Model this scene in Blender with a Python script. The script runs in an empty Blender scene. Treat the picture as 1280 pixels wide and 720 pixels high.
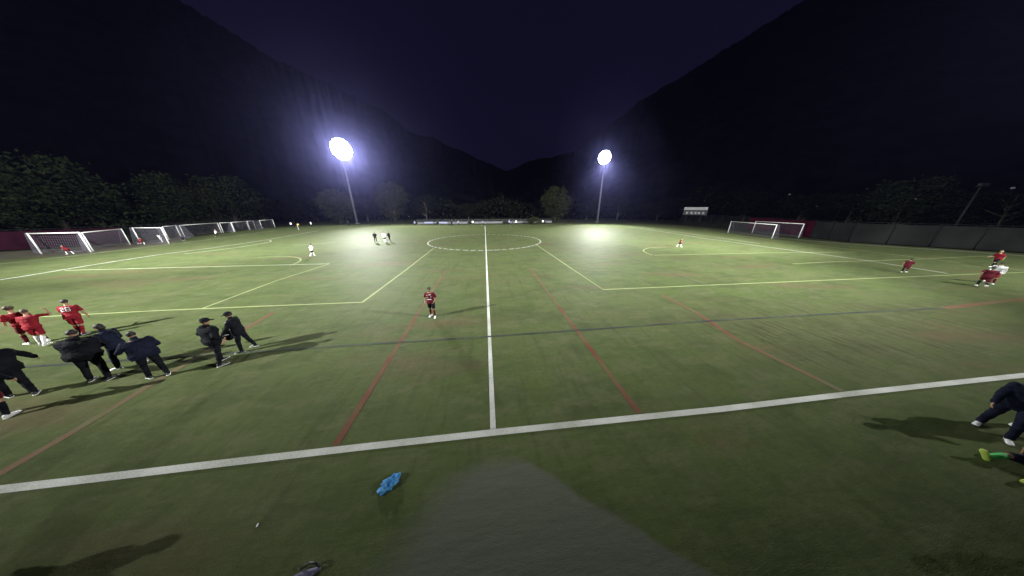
import bpy, bmesh, math, random
import numpy as np
from mathutils import Vector, Matrix, noise as mnoise
C = bpy.context.scene
COL = C.collection
R = math.radians
PI = math.pi
rnd = random.Random(7)

# ------------------------------------------------------------------ camera
FPX, PITCH, YAW, CAMH = 278.194, R(19.8084), R(6.66111), 5.2     # focal length in pixels of a 1280 px wide picture
cam_d = bpy.data.cameras.new('camera')
cam = bpy.data.objects.new('camera', cam_d)
COL.objects.link(cam)
cam_d.sensor_width = 36.0
cam_d.lens = FPX * 36.0 / 1280.0
cam_d.clip_start = 0.05
cam_d.clip_end = 3000
cam.location = (0, 0, CAMH)
cam.rotation_euler = (R(90) - PITCH, 0, -YAW)
C.camera = cam

# ------------------------------------------------------------------ night sky
W = bpy.data.worlds.new('World')
C.world = W
W.use_nodes = True
bg = W.node_tree.nodes['Background']
bg.inputs['Color'].default_value = (0.34, 0.27, 1.0, 1)
bg.inputs['Strength'].default_value = 0.0135

C.view_settings.view_transform = 'Standard'
C.view_settings.look = 'None'
C.view_settings.exposure = 0
C.view_settings.gamma = 1
C.render.engine = 'CYCLES'
cy = C.cycles
cy.use_denoising = True
cy.max_bounces = 5
cy.diffuse_bounces = 2
cy.glossy_bounces = 2
cy.transmission_bounces = 2
cy.transparent_max_bounces = 8
cy.volume_bounces = 0
cy.sample_clamp_indirect = 2
cy.caustics_reflective = False
cy.caustics_refractive = False

POLES = {  # the four floodlight poles: x, y, lamp height, aim point
    'far_left': (-43.3, 84.8, 22.2, (-19.8, 63.4, 0)),
    'far_right': (42.2, 83.6, 21.6, (19.8, 63.4, 0)),
    'near_left': (-42.0, -5.0, 21.0, (-46, 66, 0)),
    'near_right': (42.0, -5.0, 21.0, (46, 66, 0)),
}
BEAMS = [  # each bank throws several beams: pole, aim point, cone in degrees, power
    ('far_left', (-13, 55, 0), 70, 2.0e5), ('far_right', (33, 58, 0), 63, 2.4e5),
    ('far_left', (-12, 12, 0), 165, 0.42e5), ('far_right', (14, 12, 0), 165, 0.6e4),      # stray light thrown towards the camera side
    ('near_left', (27.2, 68.7, 0), 86, 3.9e5), ('near_right', (-27.2, 68.7, 0), 86, 3.7e5),
    ('near_left', (-27.4, 68.9, 0), 58, 6.4e5), ('near_right', (27.4, 68.9, 0), 58, 6.4e5),
    ('near_left', (-56, 27, 0), 95, 1.2e5), ('near_right', (47, 15, 0), 100, 0.7e5),  # outward beams added as fill for the dim ends of the field
]


def pole_light(name, x, y, z, aim, cone, power):
    ld = bpy.data.lights.new(name, 'SPOT')
    ld.energy = power
    ld.color = (0.97, 1.0, 0.93)
    ld.spot_size = R(cone)
    ld.spot_blend = 1.0
    ld.shadow_soft_size = 0.22
    o = bpy.data.objects.new(name, ld)
    COL.objects.link(o)
    d = (Vector(aim) - Vector((x, y, z))).normalized()
    o.location = Vector((x, y, z)) + d * 1.9
    o.rotation_euler = d.to_track_quat('-Z', 'Y').to_euler()
    return o


# ------------------------------------------------------------------ helpers
def tag(o, label=None, cat=None, group=None, kind=None):
    if label: o['label'] = label
    if cat: o['category'] = cat
    if group: o['group'] = group
    if kind: o['kind'] = kind
    return o


def empty(name, loc=(0, 0, 0), rz=0.0):
    o = bpy.data.objects.new(name, None)
    COL.objects.link(o)
    o.location = loc
    o.rotation_euler = (0, 0, rz)
    o.empty_display_size = 0.2
    return o


def ray(px, py):
    u, v = (px - 640) / FPX, (py - 360) / FPX
    cp, sp = math.cos(PITCH), math.sin(PITCH)
    y = cp - v * sp
    z = -sp - v * cp
    cy_, sy = math.cos(YAW), math.sin(YAW)
    return Vector((u * cy_ + y * sy, -u * sy + y * cy_, z))


def at(px, py):
    """point of the flat ground seen at a place of the photograph"""
    r = ray(px, py)
    t = -CAMH / r.z
    return Vector((r.x * t, r.y * t, 0))


def far(px, py, D):
    """ground point in the direction of column px, D metres off, and the height at which row py is met there"""
    r = ray(px, py)
    h = math.hypot(r.x, r.y)
    return Vector((r.x / h * D, r.y / h * D, 0)), CAMH + D * r.z / h


class MB:
    """collects shapes, links them as ONE mesh"""
    def __init__(s):
        s.v, s.f, s.m = [], [], []

    def add(s, vs, fs, mi=0):
        n = len(s.v)
        s.v += [tuple(p) for p in vs]
        s.f += [tuple(i + n for i in f) for f in fs]
        s.m += [mi] * len(fs)
        return s

    def box(s, c, d, rz=0.0, M=None, mi=0):
        x, y, z = d[0] / 2, d[1] / 2, d[2] / 2
        P = [Vector((a * x, b * y, e * z)) for e in (-1, 1) for b in (-1, 1) for a in (-1, 1)]
        rot = M if M is not None else Matrix.Rotation(rz, 3, 'Z')
        P = [rot @ p + Vector(c) for p in P]
        return s.add(P, [(0, 2, 3, 1), (4, 5, 7, 6), (0, 1, 5, 4), (2, 6, 7, 3), (0, 4, 6, 2), (1, 3, 7, 5)], mi)

    def tube(s, pts, rad, n=8, cap=True, mi=0, flat=None):
        """swept tube; rad number or list; flat = list of (sx, sy) scale pairs"""
        pts = [Vector(p) for p in pts]
        k = len(pts)
        if not isinstance(rad, (list, tuple)): rad = [rad] * k
        vs = []
        prev = None
        for i, p in enumerate(pts):
            a = pts[max(0, i - 1)]; b = pts[min(k - 1, i + 1)]
            d = (b - a)
            d = d.normalized() if d.length > 1e-9 else Vector((0, 0, 1))
            if prev is None:
                ref = Vector((1, 0, 0)) if abs(d.x) < 0.9 else Vector((0, 1, 0))
            else:
                ref = prev
            u = (ref - d * ref.dot(d)).normalized()
            prev = u
            w = d.cross(u)
            for j in range(n):
                t = 2 * PI * j / n
                vs.append(p + (u * math.cos(t) + w * math.sin(t)) * rad[i])
        fs = [(i * n + j, i * n + (j + 1) % n, (i + 1) * n + (j + 1) % n, (i + 1) * n + j) for i in range(k - 1) for j in range(n)]
        if cap:
            fs.append(tuple(reversed(range(n))))
            fs.append(tuple((k - 1) * n + j for j in range(n)))
        return s.add(vs, fs, mi)

    def ell(s, c, r, nu=12, nv=8, M=None, mi=0):
        c = Vector(c)
        vs = [Vector((0, 0, -1))]
        for i in range(1, nv):
            ph = -PI / 2 + PI * i / nv
            for j in range(nu):
                t = 2 * PI * j / nu
                vs.append(Vector((math.cos(ph) * math.cos(t), math.cos(ph) * math.sin(t), math.sin(ph))))
        vs.append(Vector((0, 0, 1)))
        vs = [Vector((v.x * r[0], v.y * r[1], v.z * r[2])) for v in vs]
        if M is not None: vs = [M @ v for v in vs]
        vs = [v + c for v in vs]
        fs = [(0, 1 + (j + 1) % nu, 1 + j) for j in range(nu)]
        for i in range(nv - 2):
            for j in range(nu):
                a = 1 + i * nu + j; b = 1 + i * nu + (j + 1) % nu
                fs.append((a, b, b + nu, a + nu))
        t = len(vs) - 1
        fs += [(t, 1 + (nv - 2) * nu + j, 1 + (nv - 2) * nu + (j + 1) % nu) for j in range(nu)]
        return s.add(vs, fs, mi)

    def cap(s, p0, p1, r0, r1, n=10, mi=0):
        """tapered capsule"""
        p0, p1 = Vector(p0), Vector(p1)
        d = (p1 - p0)
        L = d.length
        d = d.normalized() if L > 1e-6 else Vector((0, 0, 1))
        pts, rad = [], []
        for a in (85, 60, 30, 0):
            pts.append(p0 - d * r0 * math.sin(R(a))); rad.append(r0 * math.cos(R(a)))
        for a in (0, 30, 60, 85):
            pts.append(p1 + d * r1 * math.sin(R(a))); rad.append(r1 * math.cos(R(a)))
        return s.tube(pts, rad, n, True, mi)

    def rings(s, rings, n=16, mi=0):
        """loft through ellipses: (centre, axis_x, axis_y) vectors incl. radii"""
        vs = []
        for (c, ax, ay) in rings:
            for j in range(n):
                t = 2 * PI * j / n
                vs.append(Vector(c) + Vector(ax) * math.cos(t) + Vector(ay) * math.sin(t))
        k = len(rings)
        fs = [(i * n + j, i * n + (j + 1) % n, (i + 1) * n + (j + 1) % n, (i + 1) * n + j) for i in range(k - 1) for j in range(n)]
        fs.append(tuple(reversed(range(n))))
        fs.append(tuple((k - 1) * n + j for j in range(n)))
        return s.add(vs, fs, mi)

    def mesh(s, name, mats, smooth=False):
        me = bpy.data.meshes.new(name)
        me.from_pydata(s.v, [], s.f)
        for m in (mats if isinstance(mats, (list, tuple)) else [mats]): me.materials.append(m)
        me.polygons.foreach_set('material_index', s.m)
        if smooth: me.polygons.foreach_set('use_smooth', [True] * len(s.f))
        me.update()
        return me

    def build(s, name, mats, parent=None, smooth=False, loc=None):
        o = bpy.data.objects.new(name, s.mesh(name, mats, smooth))
        COL.objects.link(o)
        if parent is not None: o.parent = parent
        if loc is not None: o.location = loc
        return o


def inst(name, me, parent=None, loc=(0, 0, 0), rz=0.0, rot=None):
    o = bpy.data.objects.new(name, me)
    COL.objects.link(o)
    if parent is not None: o.parent = parent
    o.location = loc
    o.rotation_euler = rot if rot is not None else (0, 0, rz)
    return o


def children_of(o):
    return [c for c in bpy.data.objects if c.parent is o]


def copy_tree(o, parent=None):
    c = o.copy(); COL.objects.link(c); c.parent = parent
    for ch in children_of(o): copy_tree(ch, c)
    return c


# ------------------------------------------------------------------ materials
def mat(name, col, rough=0.7, var=0.0, scale=8.0, metal=0.0, spec=0.5, bump=0.0, bscale=60.0, col2=None, emit=None):
    m = bpy.data.materials.new(name)
    m.use_nodes = True
    nt = m.node_tree
    b = nt.nodes['Principled BSDF']
    b.inputs['Roughness'].default_value = rough
    b.inputs['Metallic'].default_value = metal
    b.inputs['Specular IOR Level'].default_value = spec
    b.inputs['Base Color'].default_value = (*col, 1)
    tc = nt.nodes.new('ShaderNodeTexCoord')
    if var > 0 or col2:
        nz = nt.nodes.new('ShaderNodeTexNoise'); nz.inputs['Scale'].default_value = scale
        nz.inputs['Detail'].default_value = 5
        nt.links.new(tc.outputs['Object'], nz.inputs['Vector'])
        mx = nt.nodes.new('ShaderNodeMix'); mx.data_type = 'RGBA'
        c2 = col2 if col2 else tuple(min(1, c * (1 + var)) for c in col)
        c1 = col if col2 else tuple(c * (1 - var) for c in col)
        mx.inputs[6].default_value = (*c1, 1); mx.inputs[7].default_value = (*c2, 1)
        mr = nt.nodes.new('ShaderNodeMapRange'); mr.inputs['From Min'].default_value = 0.35; mr.inputs['From Max'].default_value = 0.65
        nt.links.new(nz.outputs['Fac'], mr.inputs['Value'])
        nt.links.new(mr.outputs['Result'], mx.inputs[0])
        nt.links.new(mx.outputs[2], b.inputs['Base Color'])
    if bump > 0:
        n2 = nt.nodes.new('ShaderNodeTexNoise'); n2.inputs['Scale'].default_value = bscale
        nt.links.new(tc.outputs['Object'], n2.inputs['Vector'])
        bp = nt.nodes.new('ShaderNodeBump'); bp.inputs['Strength'].default_value = bump; bp.inputs['Distance'].default_value = 0.02
        nt.links.new(n2.outputs['Fac'], bp.inputs['Height'])
        nt.links.new(bp.outputs['Normal'], b.inputs['Normal'])
    if emit:
        b.inputs['Emission Color'].default_value = (*emit[0], 1)
        b.inputs['Emission Strength'].default_value = emit[1]
    return m


def N(nt, t, **kw):
    n = nt.nodes.new(t)
    for k, v in kw.items(): setattr(n, k, v)
    return n


def turf_material():
    m = bpy.data.materials.new('turf')
    m.use_nodes = True
    nt = m.node_tree; L = nt.links.new
    b = nt.nodes['Principled BSDF']
    tc = N(nt, 'ShaderNodeTexCoord')

    def noise(scale, detail=4, stretch=None, rot=0.0, rough=0.55):
        mp = N(nt, 'ShaderNodeMapping')
        mp.inputs['Rotation'].default_value = (0, 0, rot)
        mp.inputs['Scale'].default_value = stretch or (1, 1, 1)
        L(tc.outputs['Object'], mp.inputs['Vector'])
        n = N(nt, 'ShaderNodeTexNoise')
        n.inputs['Scale'].default_value = scale
        n.inputs['Detail'].default_value = detail
        n.inputs['Roughness'].default_value = rough
        L(mp.outputs['Vector'], n.inputs['Vector'])
        return n.outputs['Fac']

    def rng(v, a, b_, c=0.0, d=1.0):
        r = N(nt, 'ShaderNodeMapRange')
        r.inputs['From Min'].default_value = a; r.inputs['From Max'].default_value = b_
        r.inputs['To Min'].default_value = c; r.inputs['To Max'].default_value = d
        L(v, r.inputs['Value'])
        return r.outputs['Result']

    def mix(f, a, b_, mode='MIX'):
        x = N(nt, 'ShaderNodeMix', data_type='RGBA', blend_type=mode)
        if isinstance(f, float): x.inputs[0].default_value = f
        else: L(f, x.inputs[0])
        for i, q in ((6, a), (7, b_)):
            if isinstance(q, tuple): x.inputs[i].default_value = (*q, 1)
            else: L(q, x.inputs[i])
        return x.outputs[2]

    def mth(op, a, b_=None):
        x = N(nt, 'ShaderNodeMath', operation=op)
        for i, q in ((0, a), (1, b_)):
            if q is None: continue
            if isinstance(q, (int, float)): x.inputs[i].default_value = q
            else: L(q, x.inputs[i])
        return x.outputs[0]

    c = mix(rng(noise(0.09, 4), .35, .65), (0.083, 0.114, 0.038), (0.099, 0.119, 0.050))
    c = mix(rng(noise(0.55, 5), .40, .72, 0, .6), c, (0.098, 0.105, 0.060))
    # drag-brush streaks left in the pile, running across the field at an angle
    c = mix(rng(noise(1.1, 5, (2.4, 0.24, 1), R(9), .7), .52, .68, 0, .55), c, (0.042, 0.052, 0.022))
    c = mix(rng(noise(0.6, 5, (0.5, 2.6, 1), R(-14), .65), .54, .72, 0, .5), c, (0.05, 0.072, 0.026))
    c = mix(rng(noise(0.33, 6, (1, 1.6, 1), R(-30), .7), .47, .62, 0, .6), c, (0.050, 0.066, 0.030))
    c = mix(rng(noise(0.8, 6, (1, 1.9, 1), R(-25), .7), .50, .62, 0, .6), c, (0.128, 0.132, 0.074))
    sepw = N(nt, 'ShaderNodeSeparateXYZ'); L(tc.outputs['Object'], sepw.inputs[0])
    wz = mth('MULTIPLY', mth('MULTIPLY', rng(sepw.outputs[0], 7, 12), rng(sepw.outputs[0], 30, 22)), mth('MULTIPLY', rng(sepw.outputs[1], 4.2, 5.5), rng(sepw.outputs[1], 11, 8)))
    c = mix(mth('MULTIPLY', wz, .35), c, (0.098, 0.085, 0.058))
    c = mix(mth('MULTIPLY', wz, rng(noise(1.9, 6, (2.2, 0.30, 1), R(16), .75), .50, .60, 0, .8)), c, (0.046, 0.040, 0.026))
    # faint rust-coloured smears and worn pale spots
    c = mix(rng(noise(0.34, 5, (0.35, 1.2, 1), R(20)), .55, .66, 0, .55), c, (0.125, 0.080, 0.056))
    c = mix(rng(noise(6.0, 4), .42, .70, 0, .35), c, (0.055, 0.066, 0.030))
    # fine grain: fibres and dark rubber crumb
    c = mix(rng(noise(55.0, 3), .35, .68, 0, .55), c, (0.045, 0.056, 0.024))
    c = mix(rng(noise(23.0, 2), .62, .78, 0, .5), c, (0.13, 0.145, 0.085))
    # added flat grey patch, a stitching artefact, at the foot of the camera mast
    sep = N(nt, 'ShaderNodeSeparateXYZ'); L(tc.outputs['Object'], sep.inputs[0])
    X, Y = sep.outputs[0], sep.outputs[1]
    wob = mth('MULTIPLY', mth('SUBTRACT', noise(1.4, 2), 0.5), 0.25)

    def edge(ax, ay, bx, by, soft):   # 1 on the left of the directed line a->b
        dx, dy = bx - ax, by - ay
        l = math.hypot(dx, dy)
        d = mth('ADD', mth('ADD', mth('MULTIPLY', X, -dy / l), mth('MULTIPLY', Y, dx / l)), (dy * ax - dx * ay) / l)
        return rng(mth('ADD', d, wob), 0, soft)
    e = mth('MULTIPLY', edge(3.6, 1.1, 0.55, 3.40, .10), edge(0.5, 3.44, -1.0, 3.40, .3))
    e = mth('MULTIPLY', e, edge(-1.0, 3.45, -2.4, 1.7, .7))
    c = mix(mth('MULTIPLY', e, .85), c, (0.108, 0.114, 0.094))
    L(c, b.inputs['Base Color'])
    b.inputs['Roughness'].default_value = 0.60
    b.inputs['Specular IOR Level'].default_value = 0.02
    hgt = mth('ADD', mth('MULTIPLY', noise(70.0, 3), 0.5), mth('MULTIPLY', noise(2.2, 6, (.7, 2.2, 1), R(-20)), 1.6))
    bp = N(nt, 'ShaderNodeBump'); bp.inputs['Strength'].default_value = 0.55; bp.inputs['Distance'].default_value = 0.03
    L(hgt, bp.inputs['Height']); L(bp.outputs['Normal'], b.inputs['Normal'])
    return m


def paint_material(name, col, wear=(0.09, 0.11, 0.05), amount=0.5, lo=0.42, hi=0.7):
    m = bpy.data.materials.new(name)
    m.use_nodes = True
    nt = m.node_tree; L = nt.links.new
    b = nt.nodes['Principled BSDF']
    tc = N(nt, 'ShaderNodeTexCoord')
    n1 = N(nt, 'ShaderNodeTexNoise'); n1.inputs['Scale'].default_value = 0.8; n1.inputs['Detail'].default_value = 6
    n2 = N(nt, 'ShaderNodeTexNoise'); n2.inputs['Scale'].default_value = 45; n2.inputs['Detail'].default_value = 3
    L(tc.outputs['Object'], n1.inputs['Vector']); L(tc.outputs['Object'], n2.inputs['Vector'])
    ad = N(nt, 'ShaderNodeMath', operation='ADD'); L(n1.outputs['Fac'], ad.inputs[0]); L(n2.outputs['Fac'], ad.inputs[1])
    mr = N(nt, 'ShaderNodeMapRange')
    mr.inputs['From Min'].default_value = lo * 2; mr.inputs['From Max'].default_value = hi * 2; mr.inputs['To Max'].default_value = amount
    L(ad.outputs[0], mr.inputs['Value'])
    mx = N(nt, 'ShaderNodeMix', data_type='RGBA')
    L(mr.outputs['Result'], mx.inputs[0])
    mx.inputs[6].default_value = (*col, 1); mx.inputs[7].default_value = (*wear, 1)
    L(mx.outputs[2], b.inputs['Base Color'])
    b.inputs['Roughness'].default_value = 0.75
    b.inputs['Specular IOR Level'].default_value = 0.2
    bp = N(nt, 'ShaderNodeBump'); bp.inputs['Strength'].default_value = 0.4; bp.inputs['Distance'].default_value = 0.02
    L(n2.outputs['Fac'], bp.inputs['Height']); L(bp.outputs['Normal'], b.inputs['Normal'])
    return m


M = {
    'turf': turf_material(),
    'white_paint': paint_material('white_paint', (0.54, 0.54, 0.53), amount=.7),
    'white_thin': paint_material('white_thin', (0.50, 0.54, 0.40), amount=.7),
    'yellow_paint': paint_material('yellow_paint', (0.29, 0.32, 0.15), amount=.6),
    'red_paint': paint_material('red_paint', (0.125, 0.026, 0.020), amount=.75, lo=.40, hi=.62),
    'red_faint': paint_material('red_faint', (0.125, 0.034, 0.026), amount=.75, lo=.40, hi=.60),
    'navy_paint': paint_material('navy_paint', (0.016, 0.022, 0.030), amount=.7, lo=.42, hi=.66),
    'dirt': mat('dirt', (0.055, 0.046, 0.03), .9, .35, .8, bump=.3, bscale=12),
    'hill': mat('hill', (0.004, 0.005, 0.007), .95, .8, .12, spec=0),
    'grass': mat('rough_grass', (0.030, 0.036, 0.018), .95, .4, .3, spec=.1),
    'bark': mat('bark', (0.03, 0.024, 0.018), .9, .3, 3),
    'leaf': mat('leaf', (0.011, 0.0165, 0.007), .8, .5, .5, spec=.03),
    'leaf2': mat('leaf_olive', (0.019, 0.022, 0.010), .8, .5, .5, spec=.03),
    'leaf_dark': mat('leaf_dark', (0.006, 0.0075, 0.005), .8, .5, .4, spec=.02),
    'steel': mat('galvanised_steel', (0.06, 0.06, 0.075), .6, .15, 3, metal=.2),
    'dark_steel': mat('dark_steel', (0.010, 0.010, 0.012), .7, .2, 3, spec=.1),
    'goal_white': mat('goal_white', (0.75, 0.75, 0.76), .4, .08, 2),
    'net': mat('net', (0.13, 0.12, 0.16), .8, .1, 3),
    'link': mat('chain_link', (0.03, 0.03, 0.035), .7, .2, 2, spec=.1),
    'screen_red': mat('windscreen_maroon', (0.034, 0.003, 0.010), .85, .30, .7, spec=.04, bump=.3, bscale=2),
    'screen_dark': mat('windscreen_dark_maroon', (0.018, 0.004, 0.010), .85, .35, .7, spec=.04, bump=.3, bscale=2),
    'screen_navy': mat('windscreen_navy', (0.006, 0.006, 0.012), .85, .3, .7, spec=.04, bump=.3, bscale=2),
    'screen_grey': mat('windscreen_charcoal', (0.012, 0.0125, 0.012), .9, .35, .35, spec=.04, bump=.3, bscale=2),
    'skin': mat('skin', (0.36, 0.20, 0.135), .55, .08, 12),
    'skin_dark': mat('skin_brown', (0.20, 0.10, 0.065), .55, .08, 12),
    'black_cloth': mat('black_cloth', (0.008, 0.0085, 0.012), .85, .4, 5, spec=.07, bump=.4, bscale=14),
    'navy_cloth': mat('navy_cloth', (0.010, 0.012, 0.026), .8, .4, 5, spec=.07, bump=.4, bscale=14),
    'red_cloth': mat('red_cloth', (0.20, 0.009, 0.018), .75, .25, 6, spec=.15, bump=.4, bscale=16),
    'maroon_cloth': mat('maroon_cloth', (0.085, 0.006, 0.014), .75, .3, 6, spec=.15, bump=.4, bscale=16),
    'white_cloth': mat('white_cloth', (0.70, 0.70, 0.72), .75, .1, 6, bump=.3, bscale=16),
    'hair_dark': mat('hair_dark', (0.012, 0.009, 0.007), .6, .4, 30, bump=.8, bscale=40),
    'hair_brown': mat('hair_brown', (0.055, 0.030, 0.015), .6, .4, 30, bump=.8, bscale=40),
    'hair_blond': mat('hair_blond', (0.32, 0.25, 0.14), .6, .3, 30, bump=.8, bscale=40),
    'shoe_white': mat('shoe_white', (0.65, 0.65, 0.66), .5, .1, 9),
    'shoe_black': mat('shoe_black', (0.015, 0.015, 0.017), .4, .2, 9),
    'shoe_lime': mat('shoe_lime', (0.42, 0.55, 0.10), .45, .1, 9),
    'green_cloth': mat('green_cloth', (0.05, 0.42, 0.09), .7, .15, 9),
    'eye': mat('eye_dark', (0.02, 0.015, 0.012), .3),
    'lip': mat('lip', (0.26, 0.10, 0.08), .5),
    'blue_cloth': mat('blue_cloth', (0.015, 0.16, 0.48), .7, 0, 14, spec=.2, bump=.9, bscale=40, col2=(0.16, 0.44, 0.78)),
    'grey_blue': mat('grey_blue_cloth', (0.13, 0.13, 0.22), .7, .3, 10, bump=.3, bscale=30),
    'lamp_off': mat('lamp_housing', (0.20, 0.20, 0.21), .4, .1, 3, metal=.5),
    'lamp_left': mat('floodlight_lit', (0.8, 0.8, 0.8), .4, emit=((0.90, 0.94, 1.0), 60.0)),
    'lamp_faint': mat('faint_lamp_lit', (0.05, 0.05, 0.05), .6, emit=((0.85, 0.92, 1.0), .07)),
    'lamp_small': mat('small_lamp_lit', (0.8, 0.8, 0.8), .4, emit=((0.85, 0.92, 1.0), .28)),
    'board_white': mat('board_white', (0.40, 0.40, 0.42), .6, .1, 2),
    'board_face': mat('board_face', (0.02, 0.022, 0.03), .6, .3, 2),
    'concrete': mat('concrete', (0.07, 0.07, 0.08), .85, .25, 1.5),
    'orange': mat('flag_orange', (0.6, 0.35, 0.05), .7, .1, 5),
}
for k in ('lamp_left', 'lamp_small'):
    M[k].cycles.emission_sampling = 'NONE'

# ------------------------------------------------------------------ ground
g = MB(); g.add([(-350, -350, -0.02), (350, -350, -0.02), (350, 350, -0.02), (-350, 350, -0.02)], [(0, 1, 2, 3)])
tag(g.build('ground', M['grass']), kind='structure')
g = MB()
n = 24
out = [at(0, 316) + Vector((-.2, 1.0, 0)), at(60, 313), at(160, 306), at(230, 298), at(290, 290), at(343, 284), at(395, 281.3), at(520, 280.5), at(690, 279.3), at(800, 279.3),
       at(850, 281.8), at(900, 286), at(960, 294), at(1012, 300), at(1060, 304), at(1160, 309.5), at(1280, 317.5), Vector((72, 12, 0)), Vector((72, -14, 0)), Vector((-64, -14, 0)), Vector((-66, 30, 0))]
g.add([(p.x, p.y, 0) for p in out], [tuple(reversed(range(len(out))))])
tag(g.build('playing_field', M['turf']), kind='structure')

# dirt strip on the left between the turf and the fence
def strip(name, pts, w, m, z=0.004, kind='structure'):
    b = MB(); vs = []
    pts = [Vector((p[0], p[1], 0)) for p in pts]
    for i, p in enumerate(pts):
        a, c = pts[max(0, i - 1)], pts[min(len(pts) - 1, i + 1)]
        d = (c - a).normalized(); nn = Vector((-d.y, d.x, 0)) * (w / 2)
        if 0 < i < len(pts) - 1:                      # mitre
            d0 = (p - a).normalized()
            k = max(.4, abs(Vector((-d0.y, d0.x, 0)).dot(nn.normalized())))
            nn = nn / k
        vs += [(p.x + nn.x, p.y + nn.y, z), (p.x - nn.x, p.y - nn.y, z)]
    b.add(vs, [(2 * i + 1, 2 * i + 3, 2 * i + 2, 2 * i) for i in range(len(pts) - 1)])
    o = b.build(name, m)
    if kind: o['kind'] = kind
    return o


b = MB()
pl = [(-60, 20, .008), (-52.6, 27.5, .008)] + [(*at(x, y).xy, .008) for x, y in ((0, 325), (40, 321.5), (100, 318.5), (160, 310), (200, 306), (232, 300))]
pr = [(*at(x, y).xy, .008) for x, y in ((228, 295.8), (160, 304.3), (60, 312), (0, 315))] + [(-66, 26, .008)]
b.add(pl + pr, [tuple(range(len(pl + pr)))[::-1]])
tag(b.build('dirt_strip', M['dirt']), kind='structure')

# ------------------------------------------------------------------ painted lines
Z1, Z2, Z3 = 0.006, 0.010, 0.014
strip('sideline', [(-40, 3.6), at(-60, 620), at(0, 612.5), at(150, 595), at(300, 577), at(460, 558.5), at(618, 541), at(760, 526.3), at(900, 512), at(1060, 493), at(1180, 480), at(1285, 469), (46, 3.9)], 0.17, M['white_paint'], Z3 + .004)
strip('halfway_line', [(0.0, 4.065), (0, 12), (0, 30), (0, 72.4)], 0.14, M['white_paint'], Z2)
strip('sideline', [(-46, 70.6), (0, 72.4), (46, 71)], 0.12, M['white_thin'], Z1)
for sx in (-1, 1):
    strip('red_line', [(3.92 if sx > 0 else -3.66, 4.07), (3.92 if sx > 0 else -3.66, 11)], 0.17, M['red_paint'], Z1)
    strip('red_line', [(3.92 if sx > 0 else -3.66, 11), (3.92 if sx > 0 else -3.62, 19.5)], 0.12, M['red_faint'], Z1)
strip('red_line', [(-10.2, 4.07), (-10.3, 5.3), (-10.6, 7.0), (-11.3, 12.0)], 0.20, M['red_faint'], Z1)
strip('red_line', [(10.5, 4.07), (10.3, 6.9), (10.9, 9.5), (11.0, 12)], 0.20, M['red_faint'], Z1)
strip('red_line', [(24.9, 8.33), (31, 8.7), (48, 9.0)], 0.26, M['red_faint'], Z1)
strip('navy_line', [(-16.5, 8.25), (-7, 8.32), (0, 8.33), (11, 8.50), (19, 8.42), (24.9, 8.33)], 0.11, M['navy_paint'], Z2 + .002)
strip('yellow_line', [(-30, 12.6), (-17.6, 12.98), (-12.7, 12.97), (-7.3, 12.9), (-7.15, 20), (-7.1, 31.4)], 0.10, M['yellow_paint'], Z1)
strip('yellow_line', [(60, 12.9), (42.2, 13.25), (25.6, 13.30), (7.75, 13.3), (7.65, 20), (7.5, 32.6)], 0.10, M['yellow_paint'], Z1)
strip('yellow_line', [(-15.6, 12.93), (-15.9, 18), (-15.4, 23.4)], 0.09, M['yellow_paint'], Z1 - .002)
strip('yellow_line', [(-15.4, 23.43), (-25, 23.5), (-37, 23.45)], 0.10, M['white_thin'], Z1)
strip('navy_line', [(15.35, 13.4), (15.6, 18.5), (15.7, 23.6)], 0.09, M['navy_paint'], Z1 - .002)
strip('yellow_line', [(19.4, 23.6), (34, 23.35), (46, 22.5)], 0.11, M['yellow_paint'], Z1)
strip('yellow_line', [(30, 18.1), (34, 18.35), (46, 18.35), (60, 18.9)], 0.12, M['yellow_paint'], Z1)
arc = [(-23.6 + 4.85 * math.cos(a), 23.0 + 4.85 * math.sin(a)) for a in [R(2 + 9 * i) for i in range(13)]]
strip('yellow_line', arc, 0.12, M['yellow_paint'], Z2)
arc = [(24.3 + 5.0 * math.cos(a), 23.7 + 5.0 * math.sin(a)) for a in [R(180 - 9 * i) for i in range(12)]]
strip('yellow_line', arc, 0.12, M['yellow_paint'], Z2)
# goal lines and penalty boxes at both ends
strip('goal_line', [at(0, 330), at(40, 325.8), at(85, 320.8), at(150, 313), at(230, 303.5), at(300, 294.5), at(345, 288)], 0.13, M['white_thin'], Z2)
strip('goal_line', [at(0, 350), at(40, 343.8), at(80, 337), at(140, 327.4), at(200, 318.2), at(265, 310), at(330, 300.5), at(375, 292.5), at(400, 288)], 0.15, M['white_paint'], Z2 + .002)
strip('penalty_box_line', [at(230, 317.5), at(265, 313.5), at(300, 308.8), at(330, 304), at(338, 302.2), at(339, 301), at(335, 300.4)], 0.12, M['white_thin'], Z1)
strip('penalty_box_line', [at(367, 307), at(400, 304.6), at(418, 303)], 0.10, M['white_thin'], Z1)
strip('goal_line', [at(880, 286.5), at(930, 292.5), at(980, 298.6), at(1045, 303.5), at(1120, 309), at(1200, 314), at(1280, 320)], 0.22, M['white_paint'], Z2)
strip('goal_line', [at(860, 285.5), at(920, 294), at(1005, 305), at(1060, 311.5), at(1120, 318.5), at(1200, 328.5), at(1280, 338)], 0.16, M['yellow_paint'], Z1)
strip('goal_line', [at(785, 283.5), at(830, 290), at(880, 298), at(960, 309), at(1030, 318.5), at(1085, 326), at(1185, 342)], 0.13, M['white_paint'], Z2 + .002)
strip('penalty_box_line', [at(800, 284.5), at(850, 290.5), at(900, 297.4), at(950, 304.5)], 0.12, M['white_thin'], Z1)
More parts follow.
